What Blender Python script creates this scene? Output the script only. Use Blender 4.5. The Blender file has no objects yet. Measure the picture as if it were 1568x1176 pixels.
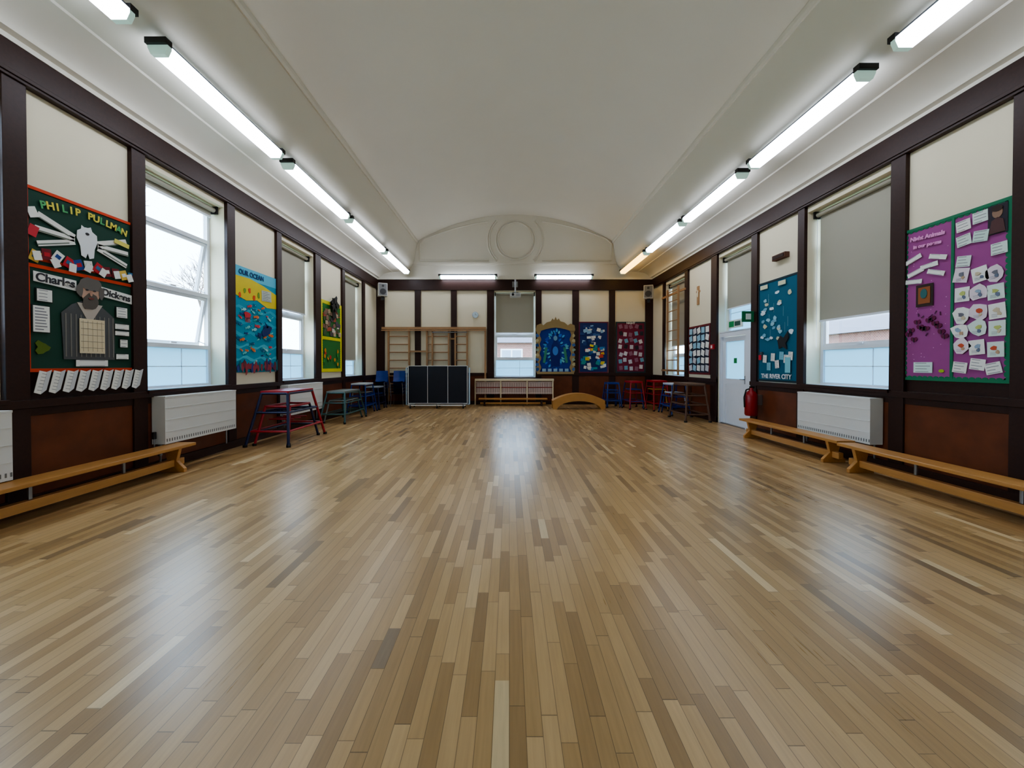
import bpy, math, random
from mathutils import Matrix, Vector
random.seed(7)
scene=bpy.context.scene
XL,XR,YB,YF=-4.72,5.10,14.2,-3.2
CX=0.2
def lin(c):
    return tuple(((x/255)/12.92 if x/255<=.04045 else ((x/255+.055)/1.055)**2.4) for x in c)
_m={}
def mat(name,c,rough=.6,metal=0,var=.12,scale=6,stretch=(1,1,1),emit=0,spec=.5,bump=0,coat=0):
    if name in _m: return _m[name]
    m=bpy.data.materials.new(name); m.use_nodes=True
    nt=m.node_tree; b=nt.nodes['Principled BSDF']
    l=lin(c)
    tc=nt.nodes.new('ShaderNodeTexCoord'); mp=nt.nodes.new('ShaderNodeMapping'); mp.inputs['Scale'].default_value=stretch
    no=nt.nodes.new('ShaderNodeTexNoise'); no.inputs['Scale'].default_value=scale; no.inputs['Detail'].default_value=4
    nt.links.new(tc.outputs['Object'],mp.inputs[0]); nt.links.new(mp.outputs[0],no.inputs['Vector'])
    mx=nt.nodes.new('ShaderNodeMix'); mx.data_type='RGBA'
    mx.inputs[6].default_value=tuple(x*(1-var) for x in l)+(1,)
    mx.inputs[7].default_value=tuple(min(1,x*(1+var)) for x in l)+(1,)
    nt.links.new(no.outputs[0],mx.inputs[0]); nt.links.new(mx.outputs[2],b.inputs['Base Color'])
    b.inputs['Roughness'].default_value=rough; b.inputs['Metallic'].default_value=metal
    b.inputs['Specular IOR Level'].default_value=spec
    b.inputs['Coat Weight'].default_value=coat
    if emit:
        b.inputs['Emission Color'].default_value=l+(1,); b.inputs['Emission Strength'].default_value=emit
    if bump:
        bp=nt.nodes.new('ShaderNodeBump'); bp.inputs['Strength'].default_value=bump; bp.inputs['Distance'].default_value=.01
        nt.links.new(no.outputs[0],bp.inputs['Height']); nt.links.new(bp.outputs[0],b.inputs['Normal'])
    _m[name]=m; return m
def C(r,g,b,rough=.75): return mat('paint_%d_%d_%d'%(r,g,b),(r,g,b),rough,var=.06)

class MB:
    def __init__(s): s.v=[];s.f=[];s.m=[];s.s=[];s.mats=[]
    def add(s,vs,fs,m,smooth=False):
        if m not in s.mats: s.mats.append(m)
        k=s.mats.index(m); o=len(s.v); s.v+= [tuple(v) for v in vs]
        for f in fs: s.f.append([i+o for i in f]); s.m.append(k); s.s.append(smooth)
    def box(s,x0,x1,y0,y1,z0,z1,m,R=None,c=None):
        vs=[Vector((x,y,z)) for x in(x0,x1) for y in(y0,y1) for z in(z0,z1)]
        if R is not None:
            c=Vector(c) if c is not None else Vector(((x0+x1)/2,(y0+y1)/2,(z0+z1)/2))
            vs=[R@(v-c)+c for v in vs]
        s.add(vs,[(0,1,3,2),(4,6,7,5),(0,4,5,1),(2,3,7,6),(0,2,6,4),(1,5,7,3)],m)
    def rect(s,u,v,w,h,n,m,rot=0,t=.004):
        R=Matrix.Rotation(rot,3,'Z') if rot else None
        s.box(u-w/2,u+w/2,v-h/2,v+h/2,n,n+t,m,R)
    def poly(s,pts,n,m,t=.004):
        k=len(pts)
        vs=[(p[0],p[1],n) for p in pts]+[(p[0],p[1],n+t) for p in pts]
        s.add(vs,[list(range(k))[::-1],list(range(k,2*k))]+[(i,(i+1)%k,(i+1)%k+k,i+k) for i in range(k)],m)
    def blob(s,u,v,ru,rv,n,m,k=14,j=.0,rot=0,t=.004):
        pts=[]
        for i in range(k):
            a=2*math.pi*i/k; q=1+random.uniform(-j,j)
            x,y=ru*q*math.cos(a),rv*q*math.sin(a)
            pts.append((u+x*math.cos(rot)-y*math.sin(rot),v+x*math.sin(rot)+y*math.cos(rot)))
        s.poly(pts,n,m,t)
    def cyl(s,p0,p1,r,m,seg=10,r2=None,smooth=True):
        p0=Vector(p0);p1=Vector(p1);r2=r if r2 is None else r2
        d=(p1-p0).normalized(); a=d.orthogonal().normalized(); b=d.cross(a)
        vs=[]
        for p,q in((p0,r),(p1,r2)):
            for i in range(seg):
                t=2*math.pi*i/seg; vs.append(p+a*q*math.cos(t)+b*q*math.sin(t))
        s.add(vs,[(i,(i+1)%seg,(i+1)%seg+seg,i+seg) for i in range(seg)],m,smooth)
        s.add([vs[i] for i in range(seg)],[list(range(seg))[::-1]],m); s.add([vs[i+seg] for i in range(seg)],[list(range(seg))],m)
    def path(s,pts,r,m,seg=8,closed=False):
        q=list(pts)+([pts[0]] if closed else [])
        for a,b in zip(q,q[1:]): s.cyl(a,b,r,m,seg)
    def lathe(s,c,prof,m,seg=20):
        vs=[];k=len(prof)
        for i in range(seg):
            t=2*math.pi*i/seg
            for r,z in prof: vs.append((c[0]+r*math.cos(t),c[1]+r*math.sin(t),c[2]+z))
        fs=[]
        for i in range(seg):
            j=(i+1)%seg
            for q in range(k-1): fs.append((i*k+q,j*k+q,j*k+q+1,i*k+q+1))
        s.add(vs,fs,m,True)
    def build(s,name,M=None,bevel=0,parent=None):
        me=bpy.data.meshes.new(name); me.from_pydata(s.v,[],s.f)
        for m in s.mats: me.materials.append(m)
        for p,k,sm in zip(me.polygons,s.m,s.s): p.material_index=k; p.use_smooth=sm
        me.update()
        o=bpy.data.objects.new(name,me); scene.collection.objects.link(o)
        if parent: o.parent=parent
        if M is not None: o.matrix_local=M
        if bevel:
            b=o.modifiers.new('bevel','BEVEL'); b.width=bevel; b.segments=2; b.limit_method='ANGLE'; b.angle_limit=math.radians(50)
        return o
def frame(side,d=0,z=0,n=0):
    if side=='L': cols=((0,1,0),(0,0,1),(1,0,0)); o=(XL+n,d,z)
    elif side=='R': cols=((0,-1,0),(0,0,1),(-1,0,0)); o=(XR-n,d,z)
    else: cols=((1,0,0),(0,0,1),(0,-1,0)); o=(d,YB-n,z)
    return Matrix(((cols[0][0],cols[1][0],cols[2][0],o[0]),(cols[0][1],cols[1][1],cols[2][1],o[1]),(cols[0][2],cols[1][2],cols[2][2],o[2]),(0,0,0,1)))
def text(parent,st,u,v,size,m,n=.02,rot=0,name='lettering',align='CENTER'):
    cu=bpy.data.curves.new(name,'FONT'); cu.body=st; cu.size=size; cu.align_x=align; cu.align_y='CENTER'; cu.extrude=.002; cu.offset=.003
    ob=bpy.data.objects.new(name,cu); scene.collection.objects.link(ob)
    bpy.context.view_layer.update()
    dg=bpy.context.evaluated_depsgraph_get(); me=bpy.data.meshes.new_from_object(ob.evaluated_get(dg))
    bpy.data.objects.remove(ob); me.materials.clear(); me.materials.append(m)
    o=bpy.data.objects.new(name,me); scene.collection.objects.link(o); o.parent=parent
    o.matrix_local=Matrix.Translation((u,v,n))@Matrix.Rotation(rot,4,'Z')
    return o

# ---------------- materials
cream=mat('cream_plaster',(230,221,196),.8,var=.03,scale=2)
white=mat('ceiling_paint',(230,226,214),.85,var=.02,scale=1.5)
dark=mat('dark_stained_wood',(52,30,24),.45,var=.35,scale=5,stretch=(6,6,.6),bump=.05,spec=.35)
mahog=mat('mahogany_panel',(108,58,34),.42,var=.5,scale=4,stretch=(1,1,4),spec=.4)
upvc=mat('upvc_white',(225,230,238),.35,var=.02)
benchw=mat('bench_pine',(190,138,78),.35,var=.2,scale=5,stretch=(8,.7,8))
barw=mat('wallbar_beech',(172,134,96),.5,var=.15)
steel=mat('steel_grey',(150,152,155),.35,metal=.8)
black=mat('black_plastic',(22,22,24),.5)
radw=mat('radiator_white',(222,222,218),.4,var=.02)
navy=mat('navy_panel',(16,22,38),.4,var=.1)
redm=mat('red_steel',(165,28,40),.35); bluem=mat('blue_steel',(25,60,140),.35); navym=mat('navy_steel',(28,34,72),.35)
tealm=mat('teal_steel',(60,95,95),.4); greym=mat('grey_top',(120,125,120),.5)
paper=C(235,235,230); ink=C(60,60,65)
tube=mat('tube_diffuser',(232,240,255),.4,emit=11,var=0)
tubew=mat('tube_diffuser_warm',(255,205,110),.4,emit=5,var=0)
capm=mat('end_cap_plastic',(170,200,190),.3,emit=.5)
bodym=mat('fixture_body',(70,74,78),.5)
def glassmat():
    m=bpy.data.materials.new('window_glass'); m.use_nodes=True; nt=m.node_tree; nt.nodes.clear()
    o=nt.nodes.new('ShaderNodeOutputMaterial'); t=nt.nodes.new('ShaderNodeBsdfTransparent'); g=nt.nodes.new('ShaderNodeBsdfGlossy')
    t.inputs[0].default_value=(.93,.97,1,1); g.inputs['Roughness'].default_value=.03
    f=nt.nodes.new('ShaderNodeMixShader'); f.inputs[0].default_value=.07
    nt.links.new(t.outputs[0],f.inputs[1]); nt.links.new(g.outputs[0],f.inputs[2]); nt.links.new(f.outputs[0],o.inputs[0]); return m
glass=glassmat()
def thin(name,c,tr):
    m=bpy.data.materials.new(name); m.use_nodes=True; nt=m.node_tree; nt.nodes.clear()
    o=nt.nodes.new('ShaderNodeOutputMaterial'); d=nt.nodes.new('ShaderNodeBsdfDiffuse'); t=nt.nodes.new('ShaderNodeBsdfTranslucent')
    d.inputs[0].default_value=lin(c)+(1,); t.inputs[0].default_value=lin(c)+(1,)
    f=nt.nodes.new('ShaderNodeMixShader'); f.inputs[0].default_value=tr
    nt.links.new(d.outputs[0],f.inputs[1]); nt.links.new(t.outputs[0],f.inputs[2]); nt.links.new(f.outputs[0],o.inputs[0]); return m
frost=thin('frosted_glass',(180,212,226),.65)
blindm=thin('blind_fabric',(178,174,160),.08)

def floormat():
    m=bpy.data.materials.new('oak_strip_floor'); m.use_nodes=True; nt=m.node_tree; b=nt.nodes['Principled BSDF']; L=nt.links
    def N(t): return nt.nodes.new(t)
    def M(op,a,bb=None,c=None):
        n=N('ShaderNodeMath'); n.operation=op
        for i,x in enumerate((a,bb,c)):
            if x is None: continue
            if isinstance(x,(int,float)): n.inputs[i].default_value=x
            else: L.new(x,n.inputs[i])
        return n.outputs[0]
    g=N('ShaderNodeNewGeometry'); sp=N('ShaderNodeSeparateXYZ'); L.new(g.outputs['Position'],sp.inputs[0])
    X,Y=sp.outputs[0],sp.outputs[1]
    W=.064
    xr=M('DIVIDE',X,W); row=M('FLOOR',xr)
    def wn(a):
        n=N('ShaderNodeTexWhiteNoise'); n.noise_dimensions='1D'; L.new(a,n.inputs['W']); return n.outputs['Value']
    r1=wn(row); r2=wn(M('ADD',row,77.3))
    Ln=M('MULTIPLY_ADD',r2,.5,.4)
    yo=M('DIVIDE',M('MULTIPLY_ADD',r1,9.7,M('ADD',Y,40)),Ln); cell=M('FLOOR',yo)
    cv=N('ShaderNodeCombineXYZ'); L.new(row,cv.inputs[0]); L.new(cell,cv.inputs[1])
    w=N('ShaderNodeTexWhiteNoise'); w.noise_dimensions='3D'; L.new(cv.outputs[0],w.inputs['Vector'])
    cr=N('ShaderNodeValToRGB'); e=cr.color_ramp.elements
    cols=[(0,(132,106,74)),(.03,(152,120,80)),(.2,(166,132,88)),(.5,(178,144,98)),(.8,(188,154,108)),(.97,(196,162,116)),(1,(216,188,144))]
    e[0].position=0; e[0].color=lin(cols[0][1])+(1,); e[1].position=1; e[1].color=lin(cols[-1][1])+(1,)
    for p,c in cols[1:-1]:
        q=e.new(p); q.color=lin(c)+(1,)
    L.new(w.outputs['Value'],cr.inputs[0])
    gv=N('ShaderNodeCombineXYZ'); L.new(M('MULTIPLY',X,70),gv.inputs[0]); L.new(M('MULTIPLY_ADD',Y,3.5,M('MULTIPLY',w.outputs['Value'],50)),gv.inputs[1])
    no=N('ShaderNodeTexNoise'); no.inputs['Scale'].default_value=1; no.inputs['Detail'].default_value=5; L.new(gv.outputs[0],no.inputs['Vector'])
    k=M('MULTIPLY_ADD',no.outputs[0],.35,.82)
    big=N('ShaderNodeTexNoise'); big.inputs['Scale'].default_value=.8; big.inputs['Detail'].default_value=3; L.new(g.outputs['Position'],big.inputs['Vector'])
    k=M('MULTIPLY',k,M('MULTIPLY_ADD',big.outputs[0],.16,.92))
    fx=M('FRACT',xr); ex=M('MINIMUM',fx,M('SUBTRACT',1,fx)); sx=M('GREATER_THAN',ex,.022)
    fy=M('FRACT',yo); sy=M('GREATER_THAN',fy,.006)
    seam=M('MULTIPLY_ADD',M('MULTIPLY',sx,sy),.5,.5)
    k=M('MULTIPLY',k,seam)
    vm=N('ShaderNodeVectorMath'); vm.operation='SCALE'; L.new(cr.outputs[0],vm.inputs[0]); L.new(k,vm.inputs['Scale'])
    L.new(vm.outputs[0],b.inputs['Base Color'])
    L.new(M('MULTIPLY_ADD',no.outputs[0],.12,M('MULTIPLY_ADD',big.outputs[0],.12,.19)),b.inputs['Roughness'])
    b.inputs['Specular IOR Level'].default_value=.62
    bp=N('ShaderNodeBump'); bp.inputs['Strength'].default_value=.15; bp.inputs['Distance'].default_value=.004
    L.new(M('ADD',w.outputs['Value'],M('MULTIPLY',seam,2)),bp.inputs['Height']); L.new(bp.outputs[0],b.inputs['Normal'])
    return m
# ---------------- shell
f=MB(); f.box(XL-.35,XR+.35,YF-.3,YB+.35,-.1,0,floormat())
l_=mat('pale_oak_repair',(206,180,138),.32,var=.15,scale=8,stretch=(8,.6,1)); g_=mat('grey_oak_repair',(138,116,90),.35,var=.2,scale=8,stretch=(8,.6,1))
for i0,y0,y1,mm in((4,3.2,3.6,l_),(-10,1.82,2.1,g_),(-1,1.36,1.75,l_),(46,2.5,2.85,l_)):
    f.box(i0*.064+.0015,(i0+1)*.064-.0015,y0,y1,-.001,.0006,mm)
f.build('floor')
SILL,WT=1.05,4.0
winL=[(-.75,.72),(2.15,3.66),(5.14,6.62),(8.2,9.62),(11.35,12.75)]
winR=[(-.7,.8),(2.3,3.8),(5.30,6.84),(11.5,13.0)]
doorR=(8.34,9.72)
def wall(name,x0,x1,wins,door=None):
    w=MB(); ops=[(a,b,SILL) for a,b in wins]+([(door[0],door[1],0)] if door else []); ops.sort()
    y=YF-.3
    for a,b,s in ops:
        w.box(x0,x1,y,a,0,4.62,cream)
        if s: w.box(x0,x1,a,b,0,s,cream)
        w.box(x0,x1,a,b,WT,4.62,cream); y=b
    w.box(x0,x1,y,YB+.35,0,4.62,cream); w.build(name)
wall('wall_left',XL-.35,XL,winL); wall('wall_right',XR,XR+.35,winR,doorR)
bw=(-.54,.93); BS=.95
w=MB()
w.box(XL,bw[0],YB,YB+.35,0,4.3,cream); w.box(bw[1],XR,YB,YB+.35,0,4.3,cream); w.box(bw[0],bw[1],YB,YB+.35,0,BS,cream)
w.box(bw[0],bw[1],YB,YB+.35,WT,4.3,cream); w.box(XL,XR,YB,YB+.35,4.3,7.0,white); w.build('wall_back')
w=MB(); w.box(XL,XR,YF-.3,YF,0,4.4,cream); w.box(XL,XR,YF-.3,YF,4.4,7,white); w.build('wall_front')
c=MB()
def strip(pts,sm):
    vs=[];k=len(pts)
    for p in pts: vs+=[(p[0],YF,p[1]),(p[0],YB,p[1])]
    c.add(vs,[(2*i,2*i+2,2*i+3,2*i+1) for i in range(k-1)],white,sm)
def bez(p0,p1,p2,p3,n=14):
    return [tuple((1-t)**3*a+3*(1-t)**2*t*b+3*(1-t)*t*t*c_+t**3*d for a,b,c_,d in zip(p0,p1,p2,p3)) for t in [i/n for i in range(n+1)]]
for s in(-1,1):
    P=lambda r,z:(CX+s*r,z)
    strip([P(4.96,4.42),P(4.84,4.42)],0); strip([P(4.84,4.42),P(4.84,4.47)],0); strip([P(4.84,4.47),P(4.78,4.49)],0)
    strip([P(4.36+.42*math.cos(t*math.pi/20),4.49+.21*math.sin(t*math.pi/20)) for t in range(11)],1)
    strip([P(4.36,4.70),P(4.34,4.715)],0)
    strip([P(*q) for q in bez((4.34,4.715),(3.5,4.72),(3.62,4.95),(3.48,5.71),20)],1)
    strip([P(3.48,5.71),P(3.455,5.71)],0);strip([P(3.455,5.71),P(3.435,5.75)],0);strip([P(3.435,5.75),P(3.43,5.81)],0)
A=3.43;R_=(A*A+.92**2)/(2*.92);th=math.asin(A/R_)
strip([(CX+R_*math.sin(-th+2*th*i/48),6.73-R_+R_*math.cos(-th+2*th*i/48)) for i in range(49)],1)
c.build('ceiling')
lu=MB()
def up(p): return (p[0],p[1],.012)
def arcz(x): return 5.74+.80*(1-((x-.22)/3.52)**2)
for s in(-1,1):
    pts=[(.22+s*.95,5.12),(.22+s*3.4,5.12),(.22+s*3.4,5.70)]
    pts+=[(.22+s*(3.4-2.45*i/14),arcz(.22+s*(3.4-2.45*i/14))) for i in range(1,15)]
    lu.path([up(p) for p in pts],.026,white)
    for r in(.93,1.0):
        lu.path([up((.22+s*r*math.cos(a),5.83+r*math.sin(a))) for a in [math.radians(-48+93*i/16) for i in range(17)]],.022,white)
for r in(.70,.62): lu.path([up((.22+r*math.cos(a),5.83+r*math.sin(a))) for a in [2*math.pi*i/40 for i in range(40)]],.026,white,closed=True)
lu.box(-3.4,3.8,4.98,5.04,0,.07,white); lu.box(-3.4,3.8,4.94,4.98,0,.03,white)
lu.box(XL+.0,XR,4.42,4.48,0,.12,white); lu.box(XL,XR,4.48,4.53,0,.06,white)
lu.build('trim_1',frame('B'))

posL=[(3.69,3.88),(4.95,5.14),(6.62,6.81),(8.03,8.2),(9.62,9.9),(11.17,11.35),(12.75,12.93),(.72,.9),(1.97,2.15),(-.93,-.75)]
posR=[(3.8,4.02),(5.10,5.30),(6.84,7.0),(8.14,8.34),(9.72,10.0),(11.3,11.5),(13.0,13.15),(.8,1.0),(2.1,2.3),(-.9,-.7)]
def timber(side,pos,wins,door,name,bname):
    t=MB(); sg=1 if side=='L' else -1
    U=lambda a,b:(min(sg*a,sg*b),max(sg*a,sg*b))
    for a,b in pos: u=U(a,b); t.box(u[0],u[1],0,4.1,0,.055,dark)
    u=U(YF,YB); t.box(u[0],u[1],4.09,4.42,0,.075,dark); t.box(u[0],u[1],4.12,4.16,.075,.09,dark)
    segs=[(YF,YB)] if not door else [(YF,door[0]),(door[1],YB)]
    for a,b in segs:
        u=U(a,b); t.box(u[0],u[1],.98,1.06,.0,.075,dark); t.box(u[0],u[1],.12,.98,0,.03,mahog); t.box(u[0],u[1],.90,.98,.03,.042,dark)
    for a,b in wins: u=U(a,b); t.box(u[0]-.03,u[1]+.03,1.03,1.075,-.02,.10,dark)
    t.build(name,frame(side),bevel=.004)
    k=MB()
    for a,b in segs: u=U(a,b); k.box(u[0],u[1],0,.12,0,.066,dark)
    k.build(bname,frame(side))
timber('L',posL,winL,None,'trim_2','baseboard_left'); timber('R',posR,winR,doorR,'trim_3','baseboard_right')
t=MB()
for a,b in [(578,590),(636,645),(691,700),(746,757),(820,829),(876,886),(932,941),(987,999)]:
    t.box((a-780)/42.9 if a!=578 else XL,(b-780)/42.9 if b!=999 else XR,0,4.1,0,.055,dark)
t.box(XL,XR,4.05,4.42,0,.075,dark)
for a,b in((XL,bw[0]),(bw[1],XR)):
    t.box(a,b,1.02,1.12,0,.07,dark); t.box(a,b,.12,1.02,0,.03,mahog)
t.box(bw[0]-.03,bw[1]+.03,.91,.96,-.02,.1,dark); t.box(bw[0],bw[1],.12,.91,0,.03,mahog)
t.build('trim_4',frame('B'),bevel=.004)
k=MB(); k.box(XL,XR,0,.12,0,.066,dark); k.build('baseboard_back',frame('B'))

# ---------------- windows and blinds
wn_=[0]
def window(side,a,b,s,top,opn):
    wn_[0]+=1; w=b-a; d=b if side=='R' else a
    o=MB(); n0,n1=-.30,-.24; F=.055
    o.box(0,F,s,top,n0,n1,upvc);o.box(w-F,w,s,top,n0,n1,upvc);o.box(F,w-F,s,s+F,n0,n1,upvc);o.box(F,w-F,top-F,top,n0,n1,upvc)
    H=top-s; tr=[s+H*.215,s+H*.5,s+H*.80] if H>2 else [s+H*.5]
    for z in tr: o.box(F,w-F,z-.03,z+.03,n0,n1,upvc)
    zs=[s+F]+sum([[z-.03,z+.03] for z in tr],[])+[top-F]
    for i in range(0,len(zs),2):
        z0,z1=zs[i],zs[i+1]
        if i//2 in(1,2) and H>2:
            R=Matrix.Rotation(math.radians(10 if opn else 0),3,'X'); cc=(w/2,z1,n0+.02)
            g=.045
            for q in((F,F+g,z0,z1),(w-F-g,w-F,z0,z1),(F+g,w-F-g,z0,z0+g),(F+g,w-F-g,z1-g,z1)):
                o.box(q[0],q[1],q[2],q[3],n0-.0,n0+.045,upvc,R,cc)
            o.box(F+g,w-F-g,z0+g,z1-g,n0+.02,n0+.026,glass,R,cc)
            if opn:
                o.cyl((F+.02,z0+.03,n0+.02),(F+.02,z0+.1,n0-.14),.008,steel); o.cyl((w-F-.02,z0+.03,n0+.02),(w-F-.02,z0+.1,n0-.14),.008,steel)
            o.box(w/2-.05,w/2+.05,z0+.01,z0+.03,n0+.05,n0+.075,upvc)
        else: o.box(F,w-F,z0,z1,n0+.02,n0+.026,frost if i==0 else glass)
    o.box(F,w-F,(zs[0]+zs[1])/2-.006,(zs[0]+zs[1])/2+.006,n0+.026,n0+.034,upvc)
    o.box(w*.62,w*.62+.01,zs[0],zs[1],n0+.026,n0+.034,upvc)
    o.box(0.002,w-.002,s,s+.025,n1,-.03,upvc)
    o.build('window_%d'%wn_[0],frame(side,d))
def blind(side,a,b,bot,top=WT):
    w=b-a; d=b if side=='R' else a
    o=MB(); n=-.14
    o.cyl((.05,top-.06,n),(w-.05,top-.06,n),.04,blindm,14)
    o.box(.02,.05,top-.12,top,n-.05,n+.06,black);o.box(w-.05,w-.02,top-.12,top,n-.05,n+.06,black)
    o.box(.055,w-.055,bot,top-.06,n-.042,n-.039,blindm)
    o.box(.055,w-.055,bot-.03,bot,n-.05,n-.03,upvc)
    o.cyl((.035,top-.1,n+.0),(.035,1.7,n),.004,upvc,6)
    o.build('roller_blind',frame(side,d))
for i,(a,b) in enumerate(winL): window('L',a,b,SILL,WT,i in(2,))
for i,(a,b) in enumerate(winR): window('R',a,b,SILL,WT,False)
window('B',bw[0],bw[1],BS,WT,False)
window('R',doorR[0],doorR[1],2.17,WT,False)
for (a,b),h in zip(winL,(3.85,3.85,3.84,2.62,1.56)): blind('L',a,b,h)
for (a,b),h in zip(winR,(3.85,2.2,2.16,2.02)): blind('R',a,b,h)
blind('R',doorR[0],doorR[1],2.76); blind('B',bw[0],bw[1],2.58)

d=MB(); W=doorR[1]-doorR[0]
d.box(0,.07,0,2.16,-.16,-.02,upvc);d.box(W-.30,W,0,2.16,-.16,-.02,upvc);d.box(.07,W-.30,2.07,2.16,-.16,-.02,upvc)
l0,l1=.075,W-.305
d.box(l0,l0+.13,.02,2.06,-.12,-.07,upvc);d.box(l1-.13,l1,.02,2.06,-.12,-.07,upvc)
d.box(l0+.13,l1-.13,.02,.95,-.11,-.08,upvc);d.box(l0+.13,l1-.13,.95,1.08,-.12,-.07,upvc);d.box(l0+.13,l1-.13,1.95,2.06,-.12,-.07,upvc)
d.box(l0+.13,l1-.13,1.08,1.95,-.10,-.094,frost)
d.box(l0+.0,l1,0,.02,-.16,-.02,steel)
d.box(l1-.09,l1-.05,.98,1.16,-.07,-.055,steel); d.cyl((l1-.07,1.08,-.06),(l1-.07,1.08,-.02),.01,steel); d.cyl((l1-.07,1.08,-.02),(l1-.2,1.08,-.02),.01,steel)
d.rect((l0+l1)/2,1.5,.12,.12,-.09,C(40,140,70))
d.build('door_1',frame('R',doorR[1]))
s=MB(); s.box(-.3,.3,-.09,.09,-.02,.0,C(225,232,228)); s.rect(-.12,0,.2,.13,.0,C(30,140,80)); s.rect(.12,0,.22,.1,.0,C(50,90,80)); s.build('exit_sign',frame('R',9.0,2.33,.021))
s=MB(); s.box(-.012,.012,-.11,.11,.0,.24,C(20,120,75)); s.box(-.014,.014,-.06,.06,.06,.17,C(225,235,230)); s.build('fire_exit_flag_sign',frame('R',8.24,2.4,.056))
s=MB(); s.box(-.06,.06,-.06,.06,0,.05,mat('alarm_red',(190,25,30),.4)); s.rect(0,0,.07,.07,.05,paper); s.build('fire_alarm_call_point',frame('R',9.85,1.85,.056),bevel=.004)

# ---------------- posters
def rc(l): return random.choice(l)
def card(mb,u,v,w,h,n,m,rot=0,lines=True,lc=None):
    mb.rect(u,v,w,h,n,m,rot)
    if lines:
        k=max(2,int(h/.03))
        for i in range(k):
            y=h*.4-i*h*.8/(k-1); ww=w*random.uniform(.5,.8)
            dx=-(w*.8-ww)/2
            mb.rect(u+dx*math.cos(rot)-y*math.sin(rot),v+y*math.cos(rot)+dx*math.sin(rot),ww,h*.03+.002,n+.004,lc or C(130,130,138),rot,t=.001)
def border(mb,w,v0,v1,bw_,m,n=.012,scal=None):
    mb.box(0,w,v1-bw_,v1,n,n+.008,m);mb.box(0,w,v0,v0+bw_,n,n+.008,m);mb.box(0,bw_,v0+bw_,v1-bw_,n,n+.008,m);mb.box(w-bw_,w,v0+bw_,v1-bw_,n,n+.008,m)
    if scal:
        k=int(w/.06)
        for i in range(k):
            for v in(v0+bw_,v1-bw_): mb.blob((i+.5)*w/k,v,.03,.022,n+.001,scal,8)
        k=int((v1-v0)/.06)
        for i in range(k):
            for u in(bw_,w-bw_): mb.blob(u,v0+(i+.5)*(v1-v0)/k,.022,.03,n+.001,scal,8)
kb=0
def underboard(side,d,w,v0,v1):
    global kb
    o=MB(); o.box(0,w,v0,v1,0,.012,dark); kb+=1; o.build('trim_%d'%(4+kb),frame(side,d))
underboard('L',3.881,1.068,1.062,1.40); underboard('R',5.099,1.078,1.062,1.25)

g=C(22,66,52); orange=C(214,72,40)
w=1.12; o=MB()
o.box(0,w,1.33,3.16,0,.012,g)
border(o,w,2.44,3.16,.03,orange); border(o,w,1.33,2.40,.035,orange)
for sgn in(-1,1):
    for k,(an) in enumerate((.36,.02,-.33)):
        a=an; L=.36; cu=.56+sgn*(.12+L/2*math.cos(a)); cv=2.75+(L/2+.08)*math.sin(a)
        o.rect(cu,cv,L,.055,.022,paper,rot=sgn*a); o.rect(cu+sgn*.03,cv-.018,L*.85,.012,.027,C(120,130,120),rot=sgn*a,t=.001)
bear=[(.50,2.60),(.49,2.70),(.455,2.78),(.46,2.86),(.50,2.89),(.505,2.93),(.53,2.915),(.57,2.92),(.60,2.935),(.615,2.89),(.665,2.86),(.67,2.78),(.64,2.70),(.63,2.60),(.585,2.58),(.565,2.64),(.545,2.58)]
o.poly(bear,.028,C(232,236,240)); o.blob(.56,2.85,.02,.014,.033,ink)
cl=[C(190,40,50),C(40,70,140),C(225,225,220),C(120,30,40),C(60,110,150),C(225,190,90),paper]
for i in range(11): 
    u,v,rt=.07+i*.10,2.50+random.uniform(-.03,.02),random.uniform(-.6,.6)
    o.rect(u,v,.085,.11,.03+.0005*i,rc(cl),rt); o.rect(u,v,.05,.04,.035+.0005*i,rc(cl),rt,t=.001)
for i in range(7): o.rect(.08+i*.16,2.46+random.uniform(-.03,.03),.07,.09,.042,paper,random.uniform(-.5,.5))
o.rect(.95,2.86,.18,.05,.036,C(220,210,110),-.15); o.rect(.05,2.90,.08,.10,.036,paper,.4); o.rect(.05,2.72,.08,.11,.037,C(200,60,70),-.3)
o.poly([(.06,2.33),(.45,2.31),(.45,2.20),(.06,2.23)],.022,paper); o.poly([(.70,2.30),(1.08,2.26),(1.08,2.15),(.70,2.19)],.022,paper)
suit=C(84,86,88); o.poly([(.32,1.46),(.30,1.95),(.40,2.05),(.50,2.10),(.66,2.10),(.76,2.03),(.86,1.95),(.86,1.46)],.022,suit)
o.poly([(.45,2.08),(.58,1.85),(.72,2.08)],.027,C(190,180,170))
for i in range(11): o.rect(.34+i*.05,1.72,.012,.46,.0275,C(125,122,116),t=.001)
o.blob(.585,2.22,.105,.14,.03,C(196,160,140)); o.blob(.585,2.30,.13,.075,.034,C(110,105,100),j=.15); o.blob(.585,2.10,.085,.09,.036,C(95,88,82),j=.15)
o.blob(.545,2.23,.014,.009,.039,ink);o.blob(.625,2.23,.014,.009,.039,ink); o.blob(.585,2.19,.014,.025,.041,C(180,140,120)); o.blob(.585,2.14,.03,.01,.041,C(120,60,55))
for sx in(-1,1): o.blob(.585+sx*.115,2.22,.03,.07,.035,C(110,105,100),j=.2)
o.rect(.60,1.72,.27,.38,.034,C(222,208,176))
for i in range(5): o.rect(.60,1.87-i*.07,.25,.003,.039,ink,t=.001); o.rect(.50+i*.05,1.72,.003,.34,.039,C(180,160,130),t=.001)
card(o,.60,1.42,.34,.07,.03,paper)
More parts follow.
